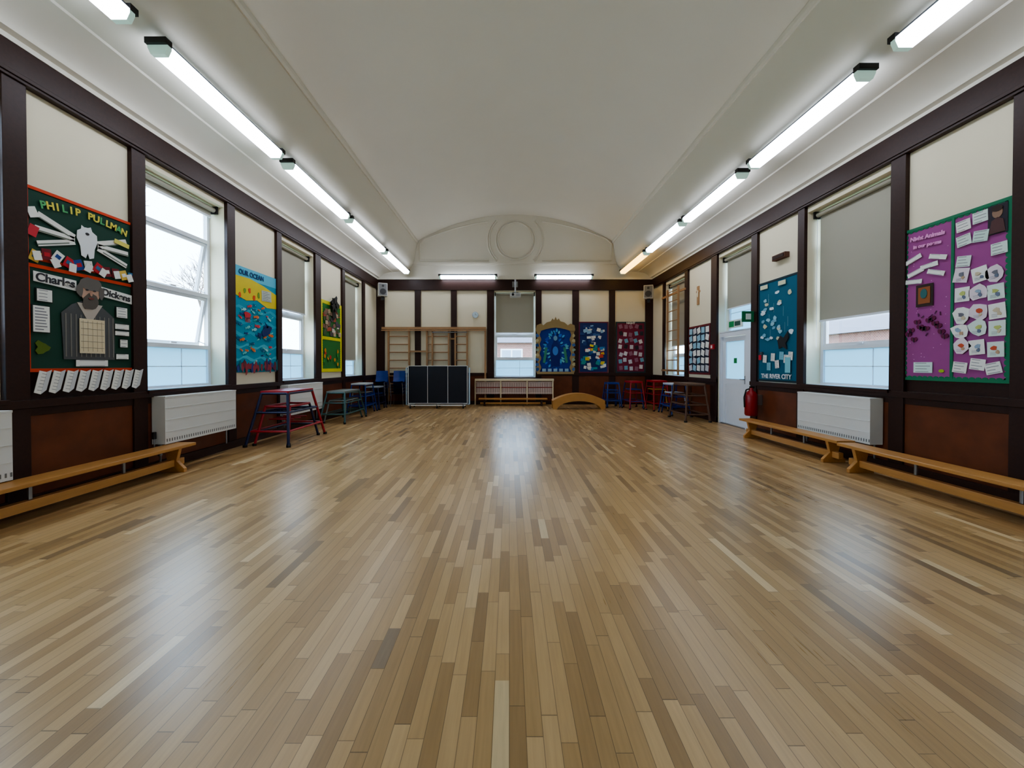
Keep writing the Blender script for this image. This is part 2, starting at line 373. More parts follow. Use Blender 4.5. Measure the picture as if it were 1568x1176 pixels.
for u,v,ww,hh in((.15,2.10,.13,.12),(.12,1.86,.14,.26),(.95,2.03,.13,.12),(.95,1.86,.17,.06),(.95,1.78,.17,.05),(.97,1.66,.09,.09),(.95,1.50,.15,.06)):
    o.rect(u,v,ww+.02,hh+.02,.022,C(20,40,36)); card(o,u,v,ww,hh,.027,paper)
o.blob(.13,1.58,.06,.06,.024,C(90,110,30),12,.4)
p1=o.build('bulletin_board',frame('L',3.87,0,.012))
for i,ch in enumerate('PHILIP PULLMAN'):
    tt=(i-6.5)/6.5; text(p1,ch,.57+tt*.42,3.055-.05*tt*tt,.105,C(222,208,90) if i%3 else C(90,170,110),.026,-tt*.2)
text(p1,'Charles',.255,2.27,.115,ink,.028,-.02); text(p1,'Dickens',.89,2.225,.105,ink,.028,-.1)
o=MB()
for i in range(9):
    u=.07+i*.125
    o.poly([(u-.055,1.13),(u+.0,1.11),(u+.055,1.33),(u-.005,1.345)],.0+.001*i,paper)
    o.poly([(u+.0,1.11),(u+.05,1.15),(u+.10,1.35),(u+.055,1.33)],.001+.001*i,C(205,208,210))
    for q in range(6): o.rect(u+.035-q*.009,1.31-q*.032,.04,.004,.0045+.001*i,C(130,130,138),-.25,t=.001)
o.build('paper_bunting',frame('L',3.87,0,.077))

w=1.21; o=MB(); o.box(0,w,1.27,3.13,0,.012,C(38,150,180)); o.box(0,w,2.93,3.13,.012,.014,C(95,185,215))
o.poly([(0,2.95),(0,2.62),(.3,2.55),(.6,2.60),(.9,2.50),(w,2.52),(w,2.80),(.8,2.9),(.4,2.96)],.013,C(225,205,60))
for i in range(5):
    zz=2.42-i*.22
    o.poly([(w*q/12,zz+.035*math.sin(q*1.4+i)) for q in range(13)]+[(w*q/12,zz-.05+.035*math.sin(q*1.4+i+.6)) for q in range(12,-1,-1)],.0125,rc([C(60,172,198),C(28,128,165),C(80,185,205)]),t=.002)
card(o,.88,2.72,.3,.2,.02,C(190,200,190),.05)
for i in range(6): o.blob(.12+.13*i,2.70+random.uniform(-.08,.08),.035,.05,.0185,rc([C(220,90,50),C(60,130,170),C(120,160,60)]),9,.3)
for i in range(60):
    u=random.uniform(.08,w-.12); v=random.uniform(1.45,2.5); c_=rc([C(60,180,190),C(25,110,150),C(220,120,60),C(110,200,200),C(30,80,140),C(210,70,80),C(150,215,215),C(20,95,130)])
    r=random.uniform(.025,.06); a=random.uniform(-.5,.5); z=.016+.0002*i; o.blob(u,v,r,r*.5,z,c_,12,.08,a)
    dx,dy=math.cos(a),math.sin(a); o.poly([(u-r*dx*.8,v-r*dy*.8),(u-r*1.6*dx-.5*r*dy,v-r*1.6*dy+.5*r*dx),(u-r*1.6*dx+.5*r*dy,v-r*1.6*dy-.5*r*dx)],z,c_)
    o.blob(u+r*.6*dx,v+r*.6*dy,.006,.006,z+.002,paper,6)
o.blob(.86,2.05,.17,.08,.033,C(20,50,110),16,.08,.5); o.poly([(.72,1.99),(.58,2.0),(.66,1.88)],.033,C(20,50,110)); o.poly([(.86,2.1),(.80,2.22),(.92,2.14)],.033,C(20,50,110))
o.blob(.3,2.3,.09,.05,.033,C(205,60,70),12,.25)
for q in range(5): o.rect(.24+q*.03,2.22,.008,.12,.032,C(205,60,70),random.uniform(-.2,.2))
for i in range(22): o.blob(.05+i*.054,1.36+random.uniform(-.03,.05),.035,random.uniform(.05,.12),.03+.0002*i,rc([C(110,50,60),C(40,60,130),C(150,60,70),C(30,110,120),C(90,40,80)]),9,.3)
p=o.build('sea_mural_board',frame('L',6.825,0,.012)); text(p,'OUR OCEAN',.45,3.03,.12,C(30,70,120),.02)
w=1.22; o=MB(); o.box(0,w,1.22,3.05,0,.012,C(44,120,48)); border(o,w,1.22,3.05,.07,C(222,214,50),scal=C(222,214,50)); o.box(.05,w-.05,2.05,2.13,.012,.02,C(222,214,50))
for i in range(50): o.rect(random.uniform(.15,w-.15),random.uniform(2.2,2.8),.14,.10,.021+.0004*i,rc([C(140,110,90),C(190,170,140),C(90,80,90),C(170,80,60),C(210,200,190),C(70,100,60)]),random.uniform(-.3,.3))
for i in range(12):
    u,v=random.uniform(.15,w-.15),random.uniform(1.4,1.9); o.rect(u,v-.06,.012,.12,.02,C(20,80,30)); o.blob(u,v,.05,.05,.021+.0004*i,rc([C(200,50,50),C(220,150,50),C(60,150,60)]),10,.25)
o.build('bulletin_board',frame('L',9.93,0,.012))
o=MB()
for i in range(14):
    a=i*2.4; o.blob(.0+.13*math.cos(a)*(i/14)**.5,.13*math.sin(a)*(i/14)**.5,.11,.08,.01*i*.6,black,9,.35,a,t=.006)
o.poly([(-.05,-.1),(.05,-.1),(.2,-.4),(.1,-.33),(.0,-.42),(-.08,-.3)],.03,black); o.build('black_paper_decoration',frame('L',10.55,3.0,.05))

# pink board
w=1.11; pk=C(160,78,142); o=MB(); o.box(0,w,1.21,3.11,0,.012,pk); gr=C(35,120,85); border(o,w,1.21,3.11,.035,gr,scal=gr); o.box(.555,.585,1.24,3.08,.012,.022,gr)
for i in range(30): o.blob(random.uniform(.06,.53),random.uniform(1.3,3.0),.006,.006,.0125,C(210,140,195),6,t=.002)
for r in range(9):
    for q in range(3):
        if random.random()<.06: continue
        u=.67+q*.16+random.uniform(-.02,.02); v=2.98-r*.2+random.uniform(-.03,.03)
        cc=rc([paper,C(215,230,222),C(228,215,222),paper,C(200,225,215)])
        if r<=1 and q==2:
            if r==0: card(o,u,v-.06,.17,.30,.022,C(50,45,55),.0,False); o.blob(u,v+.01,.045,.06,.027,C(150,120,100)); o.poly([(u-.07,v-.2),(u-.05,v-.07),(u,v-.04),(u+.05,v-.07),(u+.07,v-.2)],.027,C(90,60,60)); o.blob(u,v+.05,.05,.03,.032,C(60,45,40))
            continue
        if r in(3,4,5,6,7):
            z=.022+.0006*r
            ang=random.uniform(-.3,.3)
            if random.random()<.5: o.rect(u,v,.145,.16,z,cc,ang)
            else: o.blob(u,v,.085,.09,z,cc,9,.2)
            o.blob(u+random.uniform(-.02,.02),v+.01,.028,.022,.03,rc([C(200,90,60),C(190,200,120),C(120,120,130),C(205,190,160),C(150,170,190)]),8,.3); o.blob(u+.02,v-.03,.018,.02,.03,rc([C(190,160,130),C(110,120,140),C(205,190,160)]),8,.3)
            for t_ in range(3): o.rect(u-.02,v-.035-.012*t_,.05,.003,.03,C(140,140,150),t=.001)
        else: card(o,u,v,.14,.12,.022+.0006*q,cc,random.uniform(-.15,.25))
for i,(u,v,rt) in enumerate(((.13,2.72,.35),(.16,2.55,.3),(.32,2.60,.1),(.14,2.44,-.1),(.40,2.50,-.35),(.42,2.68,-.3))): card(o,u,v,.2,.055,.022+.001*i,paper,rt)
o.rect(.27,2.25,.2,.27,.022,C(60,45,40)); o.rect(.27,2.25,.14,.2,.027,C(150,90,50)); o.blob(.27,2.27,.04,.06,.032,C(60,110,110))
for i in range(13):
    u,v=.08+.035*i,1.84+random.uniform(-.13,.13); m_=C(105,20,70)
    o.blob(u-.018,v+.01,.022,.028,.022,m_,8,.1,.4); o.blob(u+.018,v+.01,.022,.028,.022,m_,8,.1,-.4); o.rect(u,v,.006,.05,.027,ink)
for i in range(8): o.rect(.1+.05*i,1.95+random.uniform(-.25,.1),.012,.04,.022,C(90,30,80),random.uniform(-1,1))
card(o,.26,1.37,.22,.13,.022,C(214,236,230)); o.blob(.47,1.33,.03,.02,.022,C(170,200,60))
p=o.build('bulletin_board',frame('R',5.14,0,.012)); text(p,'Night Animals',.29,2.96,.07,C(235,160,215),.024,-.06); text(p,'in our poems',.29,2.86,.06,C(235,160,215),.024,-.06)

# teal board
w=1.13; o=MB(); o.box(0,w,1.08,3.04,0,.012,C(24,96,124)); border(o,w,1.08,3.04,.035,C(24,50,60))
for i in range(26): o.blob(random.uniform(.12,w-.12),random.uniform(1.9,2.85),random.uniform(.04,.08),random.uniform(.025,.045),.014+.0004*i,rc([C(220,232,238),C(150,200,215),C(205,205,175),C(120,175,200)]),12,.25)
for i in range(8): u=random.uniform(.12,w-.12); o.rect(u,2.0+i*.1,.004,.18,.0135,C(150,190,200),t=.001)
for i in range(8): card(o,.12+.12*i,1.45+random.uniform(-.12,.15),.11,.15,.028,rc([paper,C(120,190,210),C(30,60,70),paper]),random.uniform(-.15,.15))
o.poly([(.62,1.86),(.7,1.95),(.78,1.9),(.9,2.02),(.92,1.9),(.84,1.8),(.88,1.68),(.76,1.74),(.66,1.70)],.036,black)
o.rect(.2,2.94,.22,.08,.03,C(215,220,190)); o.rect(.72,2.93,.2,.08,.03,C(215,220,190)); o.rect(.9,1.4,.14,.28,.036,C(130,200,215)); o.rect(.1,1.55,.08,.1,.036,C(200,40,50))
p=o.build('bulletin_board',frame('R',8.13,0,.012)); text(p,'THE RIVER CITY',.56,1.18,.12,C(230,235,240),.03)
w=1.2; o=MB(); o.box(0,w,1.15,2.46,0,.012,C(24,34,60)); border(o,w,1.15,2.46,.05,C(110,30,36))
for r in range(6):
    for q in range(5): card(o,.14+q*.23,2.32-r*.2,.17,.15,.02+.0004*r,rc([paper,C(150,195,215),paper,C(200,200,205)]),random.uniform(-.3,.3),False)
o.build('bulletin_board',frame('R',11.27,0,.012))
o=MB(); w=1.30
o.box(.05,w-.05,1.12,2.75,0,.012,C(24,60,150))
sand=C(160,138,96)
# ornate cut-out frame: two curling sides plus scalloped top
def side_pts(sx):
    out=[];inn=[]
    for i in range(25):
        v=1.12+i*.068; out.append((.65+sx*(.66+.035*math.sin(i*.9)),v)); inn.append((.65+sx*(.53+.03*math.sin(i*1.3+1)),v))
    return out+inn[::-1]
for sx in(-1,1): o.poly(side_pts(sx),.03,sand,t=.03)
topo=[(-.04,2.62),(-.02,2.80),(.12,2.86),(.22,2.80),(.34,2.90),(.48,2.94),(.54,3.04),(.60,2.98),(.65,3.10),(.70,2.98),(.76,3.04),(.82,2.94),(.96,2.90),(1.08,2.80),(1.18,2.86),(1.32,2.80),(1.34,2.62)]
topi=[(1.18,2.60),(1.0,2.66),(.82,2.70),(.65,2.72),(.48,2.70),(.3,2.66),(.12,2.60)]
o.poly(topo+topi,.062,sand,t=.03)
o.box(0,w,1.08,1.16,.06,.09,sand)
for i in range(60):
    a=math.pi*2*(i/60.); r_=random.uniform(.3,.52); o.blob(.65+r_*.85*math.cos(a),1.93+r_*1.35*math.sin(a),.06,.035,.014+.0002*i,rc([C(50,110,210),C(90,170,220),C(20,40,110),C(120,200,210),C(35,80,190)]),9,.25,a)
o.poly([(.5,1.35),(.47,1.75),(.52,2.1),(.58,2.2),(.6,2.4),(.7,2.4),(.73,2.2),(.79,2.1),(.83,1.75),(.8,1.35)],.028,C(20,40,120)); o.blob(.65,2.35,.07,.09,.033,C(120,170,200)); o.blob(.65,1.9,.1,.16,.033,C(70,130,210))
for sx in(-1,1): o.rect(.65+sx*.36,1.75,.09,.55,.033,C(60,140,120),sx*.15)
for i in range(5): card(o,.25+i*.2,1.22,.13,.1,.036,C(150,190,220),0,False)
for i in range(8):
    for sx in(-1,1): o.blob(.65+sx*.64,1.25+i*.17,.06,.06,.066+.0002*i,rc([C(70,110,170),C(150,170,150),C(190,180,140),C(40,80,140)]),9,.3)
o.build('blue_throne_display',frame('B',.98,0,.056))
o=MB(); w=1.05; o.box(0,w,1.12,2.93,0,.012,C(26,50,110)); border(o,w,1.12,2.93,.04,C(110,40,60))
for i in range(70):
    v=random.uniform(1.25,2.8); u=random.uniform(.12,w-.12)
    card(o,u,v,random.uniform(.09,.17),random.uniform(.07,.13),.014+.0005*i,rc([C(60,130,190),C(220,200,70),paper,C(30,90,150),C(210,80,60),C(40,150,150),C(225,225,210)]) if v<2.1 else rc([C(70,110,170),paper,C(40,70,130),C(150,190,220)]),random.uniform(-.3,.3),False)
o.build('bulletin_board',frame('B',2.46,0,.056))
o=MB(); w=1.06; o.box(0,w,1.12,2.93,0,.012,C(120,30,58)); border(o,w,1.12,2.93,.05,C(40,60,66))
for r in range(7):
    for q in range(5): card(o,.16+q*.185+random.uniform(-.03,.03),2.75-r*.24+random.uniform(-.04,.04),.12,.14,.02+.001*r,rc([C(205,200,205),C(40,40,50),C(225,220,220),C(150,100,120),C(120,170,190)]),random.uniform(-.4,.4),False)
p=o.build('bulletin_board',frame('B',3.77,0,.056)); text(p,'NIGHT',.53,2.88,.1,paper,.022)

# ---------------- light fixtures
def fixture(name,M,L,em):
    o=MB()
    o.box(0,L,-.065,.065,-.055,0,bodym)
    pr=[(-.10,-.05),(-.10,-.085),(-.07,-.15),(.07,-.15),(.10,-.085),(.10,-.05)]
    k=len(pr); a,b=.05,L-.05
    o.add([(a,p[0],p[1]) for p in pr]+[(b,p[0],p[1]) for p in pr],[(i,(i+1)%k,(i+1)%k+k,i+k) for i in range(k)],em)
    for e0,e1 in((0,a),(b,L)):
        o.add([(e0,p[0]*1.03,p[1]*1.01) for p in pr]+[(e1,p[0]*1.03,p[1]*1.01) for p in pr],[(i,(i+1)%k,(i+1)%k+k,i+k) for i in range(k)]+[tuple(range(k)),tuple(range(k,2*k))],capm)
        q0,q1=(e0-.03,e1) if e0==0 else (e0,e1+.03)
        o.box(q0,q1,-.108,.108,-.06,.0,black)
    return o.build(name,M)
for x,segs in((-3.56,[(1.38,3.72),(4.07,6.15),(6.42,8.68),(8.85,11.2),(11.37,13.85)]),(3.93,[(1.6,4.04),(4.42,6.45),(6.74,8.88),(9.05,11.25),(11.44,13.85)])):
    for i,(a,b) in enumerate(segs):
        warm = x>0 and i==4
        fixture('fluorescent_light',Matrix.Translation((x,a,4.70))@Matrix.Rotation(math.pi/2,4,'Z'),b-a,tubew if warm else tube)
for a,b in((-2.44,-.45),(.9,2.9)):
    fixture('fluorescent_light',Matrix.Translation((a,YB-.24,4.56)),b-a,tube)
def bench(name,x,y0,y1):
    o=MB(); o.box(x-.13,x+.13,y0,y1,.31,.35,benchw); o.box(x-.035,x+.035,y0+.08,y1-.08,.075,.165,benchw)
    for y in(y0+.22,y1-.22):
        sh=[(-.16,0),(.16,0),(.16,.05),(.06,.15),(.10,.31),(-.10,.31),(-.06,.15),(-.16,.05)]
        o.add([(x+a,y-.025,b) for a,b in sh]+[(x+a,y+.025,b) for a,b in sh],[(0,7,6,5,4,3,2,1),tuple(range(8,16))]+[(i,(i+1)%8,(i+1)%8+8,i+8) for i in range(8)],benchw)
    for k in(1,2):
        y=y0+(y1-y0)*k/3; o.box(x-.012,x+.012,y-.015,y+.015,.165,.31,steel)
    o.box(x-.03,x+.03,y0-.04,y0,.27,.31,steel)
    o.build(name,bevel=.006)
bench('gym_bench',-4.40,2.75,5.42); bench('gym_bench',4.56,2.6,5.38); bench('gym_bench',4.66,5.50,7.85)

def rad(side,a,b,v0=.36,v1=.99,dep=.22):
    d=b if side=='R' else a; w=b-a; o=MB()
    o.box(0,w,v0,v1-.02,.045,dep,radw); o.box(0,w,v1-.02,v1,.045,dep+.006,radw)
    for i in range(3): z=v0+(v1-v0)*(i+1)/4; o.box(.01,w-.01,z,z+.006,dep,dep+.005,radw)
    for i in range(int(w/.04)): o.box(.02+i*.04,.035+i*.04,v0+.03,v0+.07,dep,dep+.002,C(120,120,118))
    o.box(.04,.08,v0-.16,v0,.08,.11,steel); o.cyl((.06,.121,.10),(.06,v0,.10),.012,steel); o.cyl((w-.06,.121,.10),(w-.06,v0,.10),.012,steel)
    o.cyl((-.05,v0+.08,.12),(-.05,v0+.17,.12),.022,black); o.cyl((-.05,v0-.1,.12),(-.05,v0+.08,.12),.008,steel); o.cyl((-.05,v0-.1,.12),(.06,v0-.1,.12),.008,steel)
    o.build('radiator',frame(side,d),bevel=.004)
rad('L',5.2,6.55); rad('L',8.1,9.6); rad('L',2.2,3.6); rad('R',5.38,6.74,.32,.95); rad('R',2.3,3.7,.32,.95)
o=MB(); pkr=C(222,204,196); K=C(222,208,176)
o.box(-1.2,1.55,.84,.92,.20,.36,K)
o.box(-1.14,1.5,.40,.78,.22,.24,C(150,128,118))
for i in range(44): o.box(-1.15+i*.061,-1.11+i*.061,.38,.80,.24,.265,pkr)
for z in(.40,.78,.60): o.box(-1.18,1.53,z,z+.03,.27,.29,C(150,60,52) if z==.60 else pkr)
for x in(-1.19,-.3,.62,1.52): o.box(x-.02,x+.02,.0,.86,.29,.33,K)
o.build('radiator_with_guard',frame('B'),bevel=.003)
o=MB(); o.box(-1.05,1.3,.22,.26,.40,.64,benchw); o.box(-1.0,1.25,.06,.12,.48,.54,benchw)
for x in(-.85,1.1): o.box(x-.03,x+.03,.0,.22,.40,.64,dark)
o.build('low_bench',frame('B'),bevel=.004)

def trestle(name,cx,cy,h,tw,tl,bw_,bl,cl,ct,rails=(.25,.6),r=.02,cl2=None,inner=None,bars=0):
    o=MB(); cl2=cl2 or cl
    def frm(h,tw,tl,bw_,bl,r,c1,c2,rails,top):
        def cor(z,sx,sy):
            t=z/h; return Vector((cx+sx*(bw_+(tw-bw_)*t)/2,cy+sy*(bl+(tl-bl)*t)/2,z))
        ring=(((-1,-1),(1,-1)),((1,-1),(1,1)),((1,1),(-1,1)),((-1,1),(-1,-1)))
        for sx in(-1,1):
            for sy in(-1,1):
                o.cyl(cor(0.02,sx,sy),cor(h-.02,sx,sy),r,c1 if sy<0 else c2,10); p=cor(0,sx,sy); o.cyl((p.x,p.y,0),(p.x,p.y,.04),r*1.5,black,10)
        for i,q in enumerate(rails):
            z=q*h
            for a,b in ring: o.cyl(cor(z,*a),cor(z,*b),r*.8,c1 if i%2 else c2,8)
        for a,b in ring: o.cyl(cor(h-.02,*a),cor(h-.02,*b),r,c1,8)
        if top: o.box(cx-tw/2-.02,cx+tw/2+.02,cy-tl/2-.02,cy+tl/2+.02,h-.02,h+.025,ct)
        for i in range(bars):
            z=h*.62; y=cy-tl/2+tl*(i+.5)/bars; o.cyl((cx-bw_/2*.75,y,z),(cx+bw_/2*.75,y,z),r*.6,c1,8)
    frm(h,tw,tl,bw_,bl,r,cl,cl2,rails,True)
    if inner: frm(h*.74,tw*.95,tl*.8,bw_*.8,bl*.8,r*.9,inner,cl,(.35,),False)
    o.build(name,bevel=.004)
trestle('gym_trestle_table',-4.12,7.42,.92,.45,.85,.74,1.34,navym,redm,(.28,.62),.024,redm,redm,3)
trestle('gym_trestle_table',-4.20,10.1,.74,.42,.9,.62,1.4,tealm,greym,(.3,.65),.02,None,greym)
trestle('gym_trestle_table',-4.30,11.65,.85,.38,.6,.55,.95,bluem,C(200,205,210),(.3,.6),.018,None,greym)
trestle('gym_trestle_table',-4.30,12.7,.70,.38,.5,.55,.7,navym,C(150,160,170),(.3,.6),.018,None,bluem)
trestle('gym_trestle_table',3.42,13.3,.80,.36,.4,.5,.7,bluem,bluem,(.3,.6),.018,None,bluem)
trestle('gym_trestle_table',4.02,12.9,.86,.35,.6,.52,.95,redm,redm,(.3,.6),.018,bluem,bluem)
trestle('gym_trestle_table',4.62,12.5,.90,.38,.6,.52,1.0,redm,redm,(.25,.55,.8),.018,None,C(190,140,60))
trestle('gym_trestle_table',4.70,11.35,.86,.36,.6,.52,.95,bluem,C(190,200,215),(.3,.6),.018,None,C(190,200,215))
o_=mat('dark_oak_frame',(92,62,44),.5)
trestle('wooden_trestle_stool',4.60,10.2,.92,.42,.75,.60,1.0,o_,C(110,84,66),(.2,.45,.7),.026)
def chairs(name,x,y,n):
    o=MB(); bl=mat('blue_chair_plastic',(28,62,140),.4)
    for i in range(n):
        z=.42+i*.1; yy=y-i*.02
        vs=[]
        for a in range(7):
            t=a/6
            for b in range(9):
                q=b/8; px=-.2+.4*t
                if q<.55: py=-.2+q/.55*.36; pz=.02*abs(2*t-1)**2*1.2+.02*math.cos(q*9)
                else: py=.16+(q-.55)*.2; pz=(q-.55)/.45*.38; py-=.03*(1-abs(2*t-1))*-1
                vs.append((x+px,yy+py,z+pz))
        fs=[(r*9+c,(r+1)*9+c,(r+1)*9+c+1,r*9+c+1) for r in range(6) for c in range(8)]
        o.add(vs,fs,bl,True)
        o.add([(v[0],v[1]+.006,v[2]-.012) for v in vs],[f[::-1] for f in fs],bl,True)
        for sx in(-1,1):
            z0=z-.42 if i==0 else z-.15
            for sy in(-.16,.17): o.cyl((x+sx*.215,yy+sy*1.1,z0),(x+sx*.19,yy+sy,z-.01),.011,steel,8)
            o.cyl((x+sx*.19,yy-.16,z-.01),(x+sx*.19,yy+.17,z-.01),.011,steel,8)
    o.build(name)
chairs('chair_stack',-4.38,13.55,5); chairs('chair_stack',-3.78,13.55,5)
o=MB(); x0,x1=-3.30,-1.36; yy=13.05
for k in(-1,1):
    y=yy+k*.07
    o.box(x0,x1,y-.012,y+.012,.14,1.38,navy)
    f_=y-.016 if k<0 else y+.012
    for a,b in((x0,x0+.02),(x1-.02,x1),(x0+.63,x0+.645),(x0+1.29,x0+1.305)): o.box(a,b,f_,f_+.004,.14,1.38,paper)
    for z in(.14,1.36): o.box(x0,x1,f_,f_+.004,z,z+.02,paper)
o.box(x0,x1,yy-.058,yy+.058,1.33,1.36,steel)
for x in(x0+.12,x1-.12,(x0+x1)/2):
    o.box(x-.02,x+.02,yy-.3,yy+.3,.09,.13,steel); o.box(x-.02,x+.02,yy-.05,yy+.05,.13,1.2,steel)
    for s_ in(-.27,.27): o.cyl((x-.02,yy+s_,.045),(x+.02,yy+s_,.045),.045,black,14)
o.box(x0+.05,x1-.05,yy-.29,yy-.25,.09,.12,paper)
for x in(x0-.05,x1+.05): o.path([(x,yy-.1,.11),(x,yy-.1,1.3),(x,yy+.1,1.3),(x,yy+.1,.11)],.015,C(190,215,235))
for x,q in((x0-.05,x0+.13),(x1+.05,x1-.13)): o.cyl((x,yy-.1,.11),(q,yy-.1,.11),.015,steel); o.cyl((x,yy+.1,.11),(q,yy+.1,.11),.015,steel)
o.build('folded_table_tennis_table',bevel=.002)
o=MB(); n=20; pts=[]; xc=2.2; W2=.82
for i in range(n+1): a=i/n; x=-W2+2*W2*a; pts.append((xc+x,.26+.22*(1-(x/W2)**2)))
low=[(xc+W2,.0),(xc+W2-.12,.0)]+[(xc+(W2-.14)*math.cos(math.pi*i/12),.0+.26*math.sin(math.pi*i/12)) for i in range(1,12)]+[(xc-W2+.12,0),(xc-W2,0)]
P=pts+low
tan=mat('plywood_tan',(186,136,76),.45,var=.15)
for y in(.0,.42): o.poly(P,y,tan,t=.03)
k=len(pts)
o.add([(p[0],p[1],0.0) for p in pts]+[(p[0],p[1],.45) for p in pts]+[(p[0],p[1]+.02,0.0) for p in pts]+[(p[0],p[1]+.02,.45) for p in pts],[(i,i+1,i+1+k,i+k) for i in range(k-1)]+[(i+2*k,i+1+2*k,i+1+3*k,i+3*k) for i in range(k-1)]+[(i,i+1,i+1+2*k,i+2*k) for i in range(k-1)]+[(i+k,i+1+k,i+1+3*k,i+3*k) for i in range(k-1)],tan)
o.build('wooden_arch_bridge',frame('B',0,0,1.2))
o=MB()
o.box(-4.5,-.82,2.66,2.74,.06,.16,barw); o.box(-4.5,-.82,2.60,2.64,.16,.2,barw)
ups=[-4.27,-3.54,-2.91,-2.72,-2.14,-1.91,-1.49,-.85]
for u in ups: o.box(u-.028,u+.028,.12,2.66,.075,.15,barw)
for a,b in((-4.27,-3.54),(-2.91,-2.14),(-1.91,-1.49)):
    for i in range(8): z=.45+i*.28; o.cyl((a,z,.11),(b,z,.11),.02,barw,8)
o.box(-3.54,-2.91,1.85,1.91,.08,.13,barw); o.box(-2.14,-1.91,2.3,2.35,.08,.13,barw)
o.cyl((-2.72,2.55,.16),(-1.49,2.55,.16),.02,steel)
o.build('climbing_wall_bars',frame('B'))
o=MB()
for u in(-12.55,-11.75): o.box(u-.022,u+.022,1.1,3.75,.10,.15,barw)
for i in range(9): z=1.25+i*.3; o.cyl((-12.55,z,.125),(-11.75,z,.125),.016,barw,8)
o.box(-13.1,-11.4,3.55,3.61,.056,.10,barw); o.box(-13.1,-11.4,1.2,1.26,.076,.10,barw)
o.build('climbing_ladder',frame('R'))
def speaker(name,M):
    o=MB(); o.box(-.15,.15,-.22,.22,.05,.30,C(205,205,200)); o.box(-.13,.13,-.2,.2,.30,.31,C(120,120,120))
    o.cyl((0,-.07,.31),(0,-.07,.318),.1,C(60,60,62),20); o.cyl((0,.12,.31),(0,.12,.318),.04,C(60,60,62),16); o.box(-.03,.03,-.03,.03,0,.05,black)
    o.box(-.05,.05,-.34,-.22,.08,.2,black)
    o.build(name,M,bevel=.01)
B2=Matrix(((1,0,0,0),(0,0,-1,0),(0,1,0,0),(0,0,0,1)))
speaker('loudspeaker',Matrix.Translation((XL+.30,YB-.36,3.97))@Matrix.Rotation(math.radians(25),4,'Z')@B2)
speaker('loudspeaker',Matrix.Translation((XR-.30,YB-.5,3.87))@Matrix.Rotation(math.radians(-25),4,'Z')@B2)
o=MB()
o.cyl((.2,YB-.075,4.25),(.2,13.4,4.25),.022,steel); o.cyl((.2,13.4,4.27),(.2,13.4,3.82),.025,steel); o.box(.1,.3,YB-.09,YB-.075,4.15,4.35,steel)
o.box(.02,.38,13.25,13.55,3.68,3.80,C(205,205,205)); o.cyl((.12,13.25,3.74),(.12,13.21,3.74),.04,black,14); o.box(.1,.3,13.33,13.47,3.80,3.83,black)
for i in range(5): o.box(.22,.35,13.245,13.25,3.70+i*.018,3.705+i*.018,black)
o.build('projector',bevel=.005)
o=MB(); o.cyl((0,0,0),(0,0,.03),.115,C(190,195,200),28); o.cyl((0,0,.03),(0,0,.034),.1,C(205,225,235),28); o.rect(0,.03,.008,.06,.035,ink); o.rect(.025,0,.05,.008,.035,ink,t=.005)
for i in range(12): a=i*math.pi/6; o.rect(.085*math.cos(a),.085*math.sin(a),.014,.004,.035,ink,a)
o.build('wall_clock',frame('B',-1.21,3.18,.0))
o=MB(); o.box(-.18,.18,-.05,.05,.0,.09,C(95,62,48)); o.box(-.15,.15,-.03,.03,.09,.1,C(60,40,34)); o.build('wall_heater',frame('R',7.45,3.42,0),bevel=.006)
o=MB(); o.box(-.05,.05,-.28,.22,0,.03,barw); o.box(-.09,.09,.05,.10,.0,.031,barw); o.blob(0,.02,.035,.1,.031,C(225,215,190)); o.build('wooden_cross',frame('R',10.75,3.30,0))
o=MB(); rr=mat('extinguisher_red',(150,18,28),.35)
ex,ey=XR-.23,8.02
o.lathe((ex,ey,.38),[(0,0),(.10,0),(.115,.03),(.115,.40),(.09,.47),(.04,.51),(.03,.56),(0,.56)],rr); o.box(ex-.03,ex+.06,ey-.015,ey+.015,.93,.97,black); o.box(ex+.09,XR-.035,ey-.06,ey+.06,.6,.8,steel)
o.path([(ex,ey,.93),(ex-.1,ey,.9),(ex-.14,ey,.75),(ex-.13,ey,.55)],.014,black); o.build('fire_extinguisher')
# ---------------- exterior
gm=mat('outdoor_grass',(125,135,110),.9,var=.3,scale=1)
o=MB(); o.box(-70,70,-60,90,-.6,-.5,gm); o.build('ground_outside')
def brickmat():
    m=bpy.data.materials.new('red_brick'); m.use_nodes=True; nt=m.node_tree; b=nt.nodes['Principled BSDF']; t=nt.nodes.new('ShaderNodeTexBrick')
    tc=nt.nodes.new('ShaderNodeTexCoord'); sp=nt.nodes.new('ShaderNodeSeparateXYZ'); ad=nt.nodes.new('ShaderNodeMath'); cb=nt.nodes.new('ShaderNodeCombineXYZ')
    nt.links.new(tc.outputs['Object'],sp.inputs[0]); nt.links.new(sp.outputs[0],ad.inputs[0]); nt.links.new(sp.outputs[1],ad.inputs[1]); nt.links.new(ad.outputs[0],cb.inputs[0]); nt.links.new(sp.outputs[2],cb.inputs[1]); nt.links.new(cb.outputs[0],t.inputs['Vector'])
    t.inputs['Scale'].default_value=4; t.inputs['Color1'].default_value=lin((150,96,86))+(1,); t.inputs['Color2'].default_value=lin((128,82,76))+(1,); t.inputs['Mortar'].default_value=lin((180,170,165))+(1,)
    nt.links.new(t.outputs[0],b.inputs['Base Color']); b.inputs['Roughness'].default_value=.9; return m
bk=brickmat(); slate=mat('slate_roof',(85,85,95),.7)
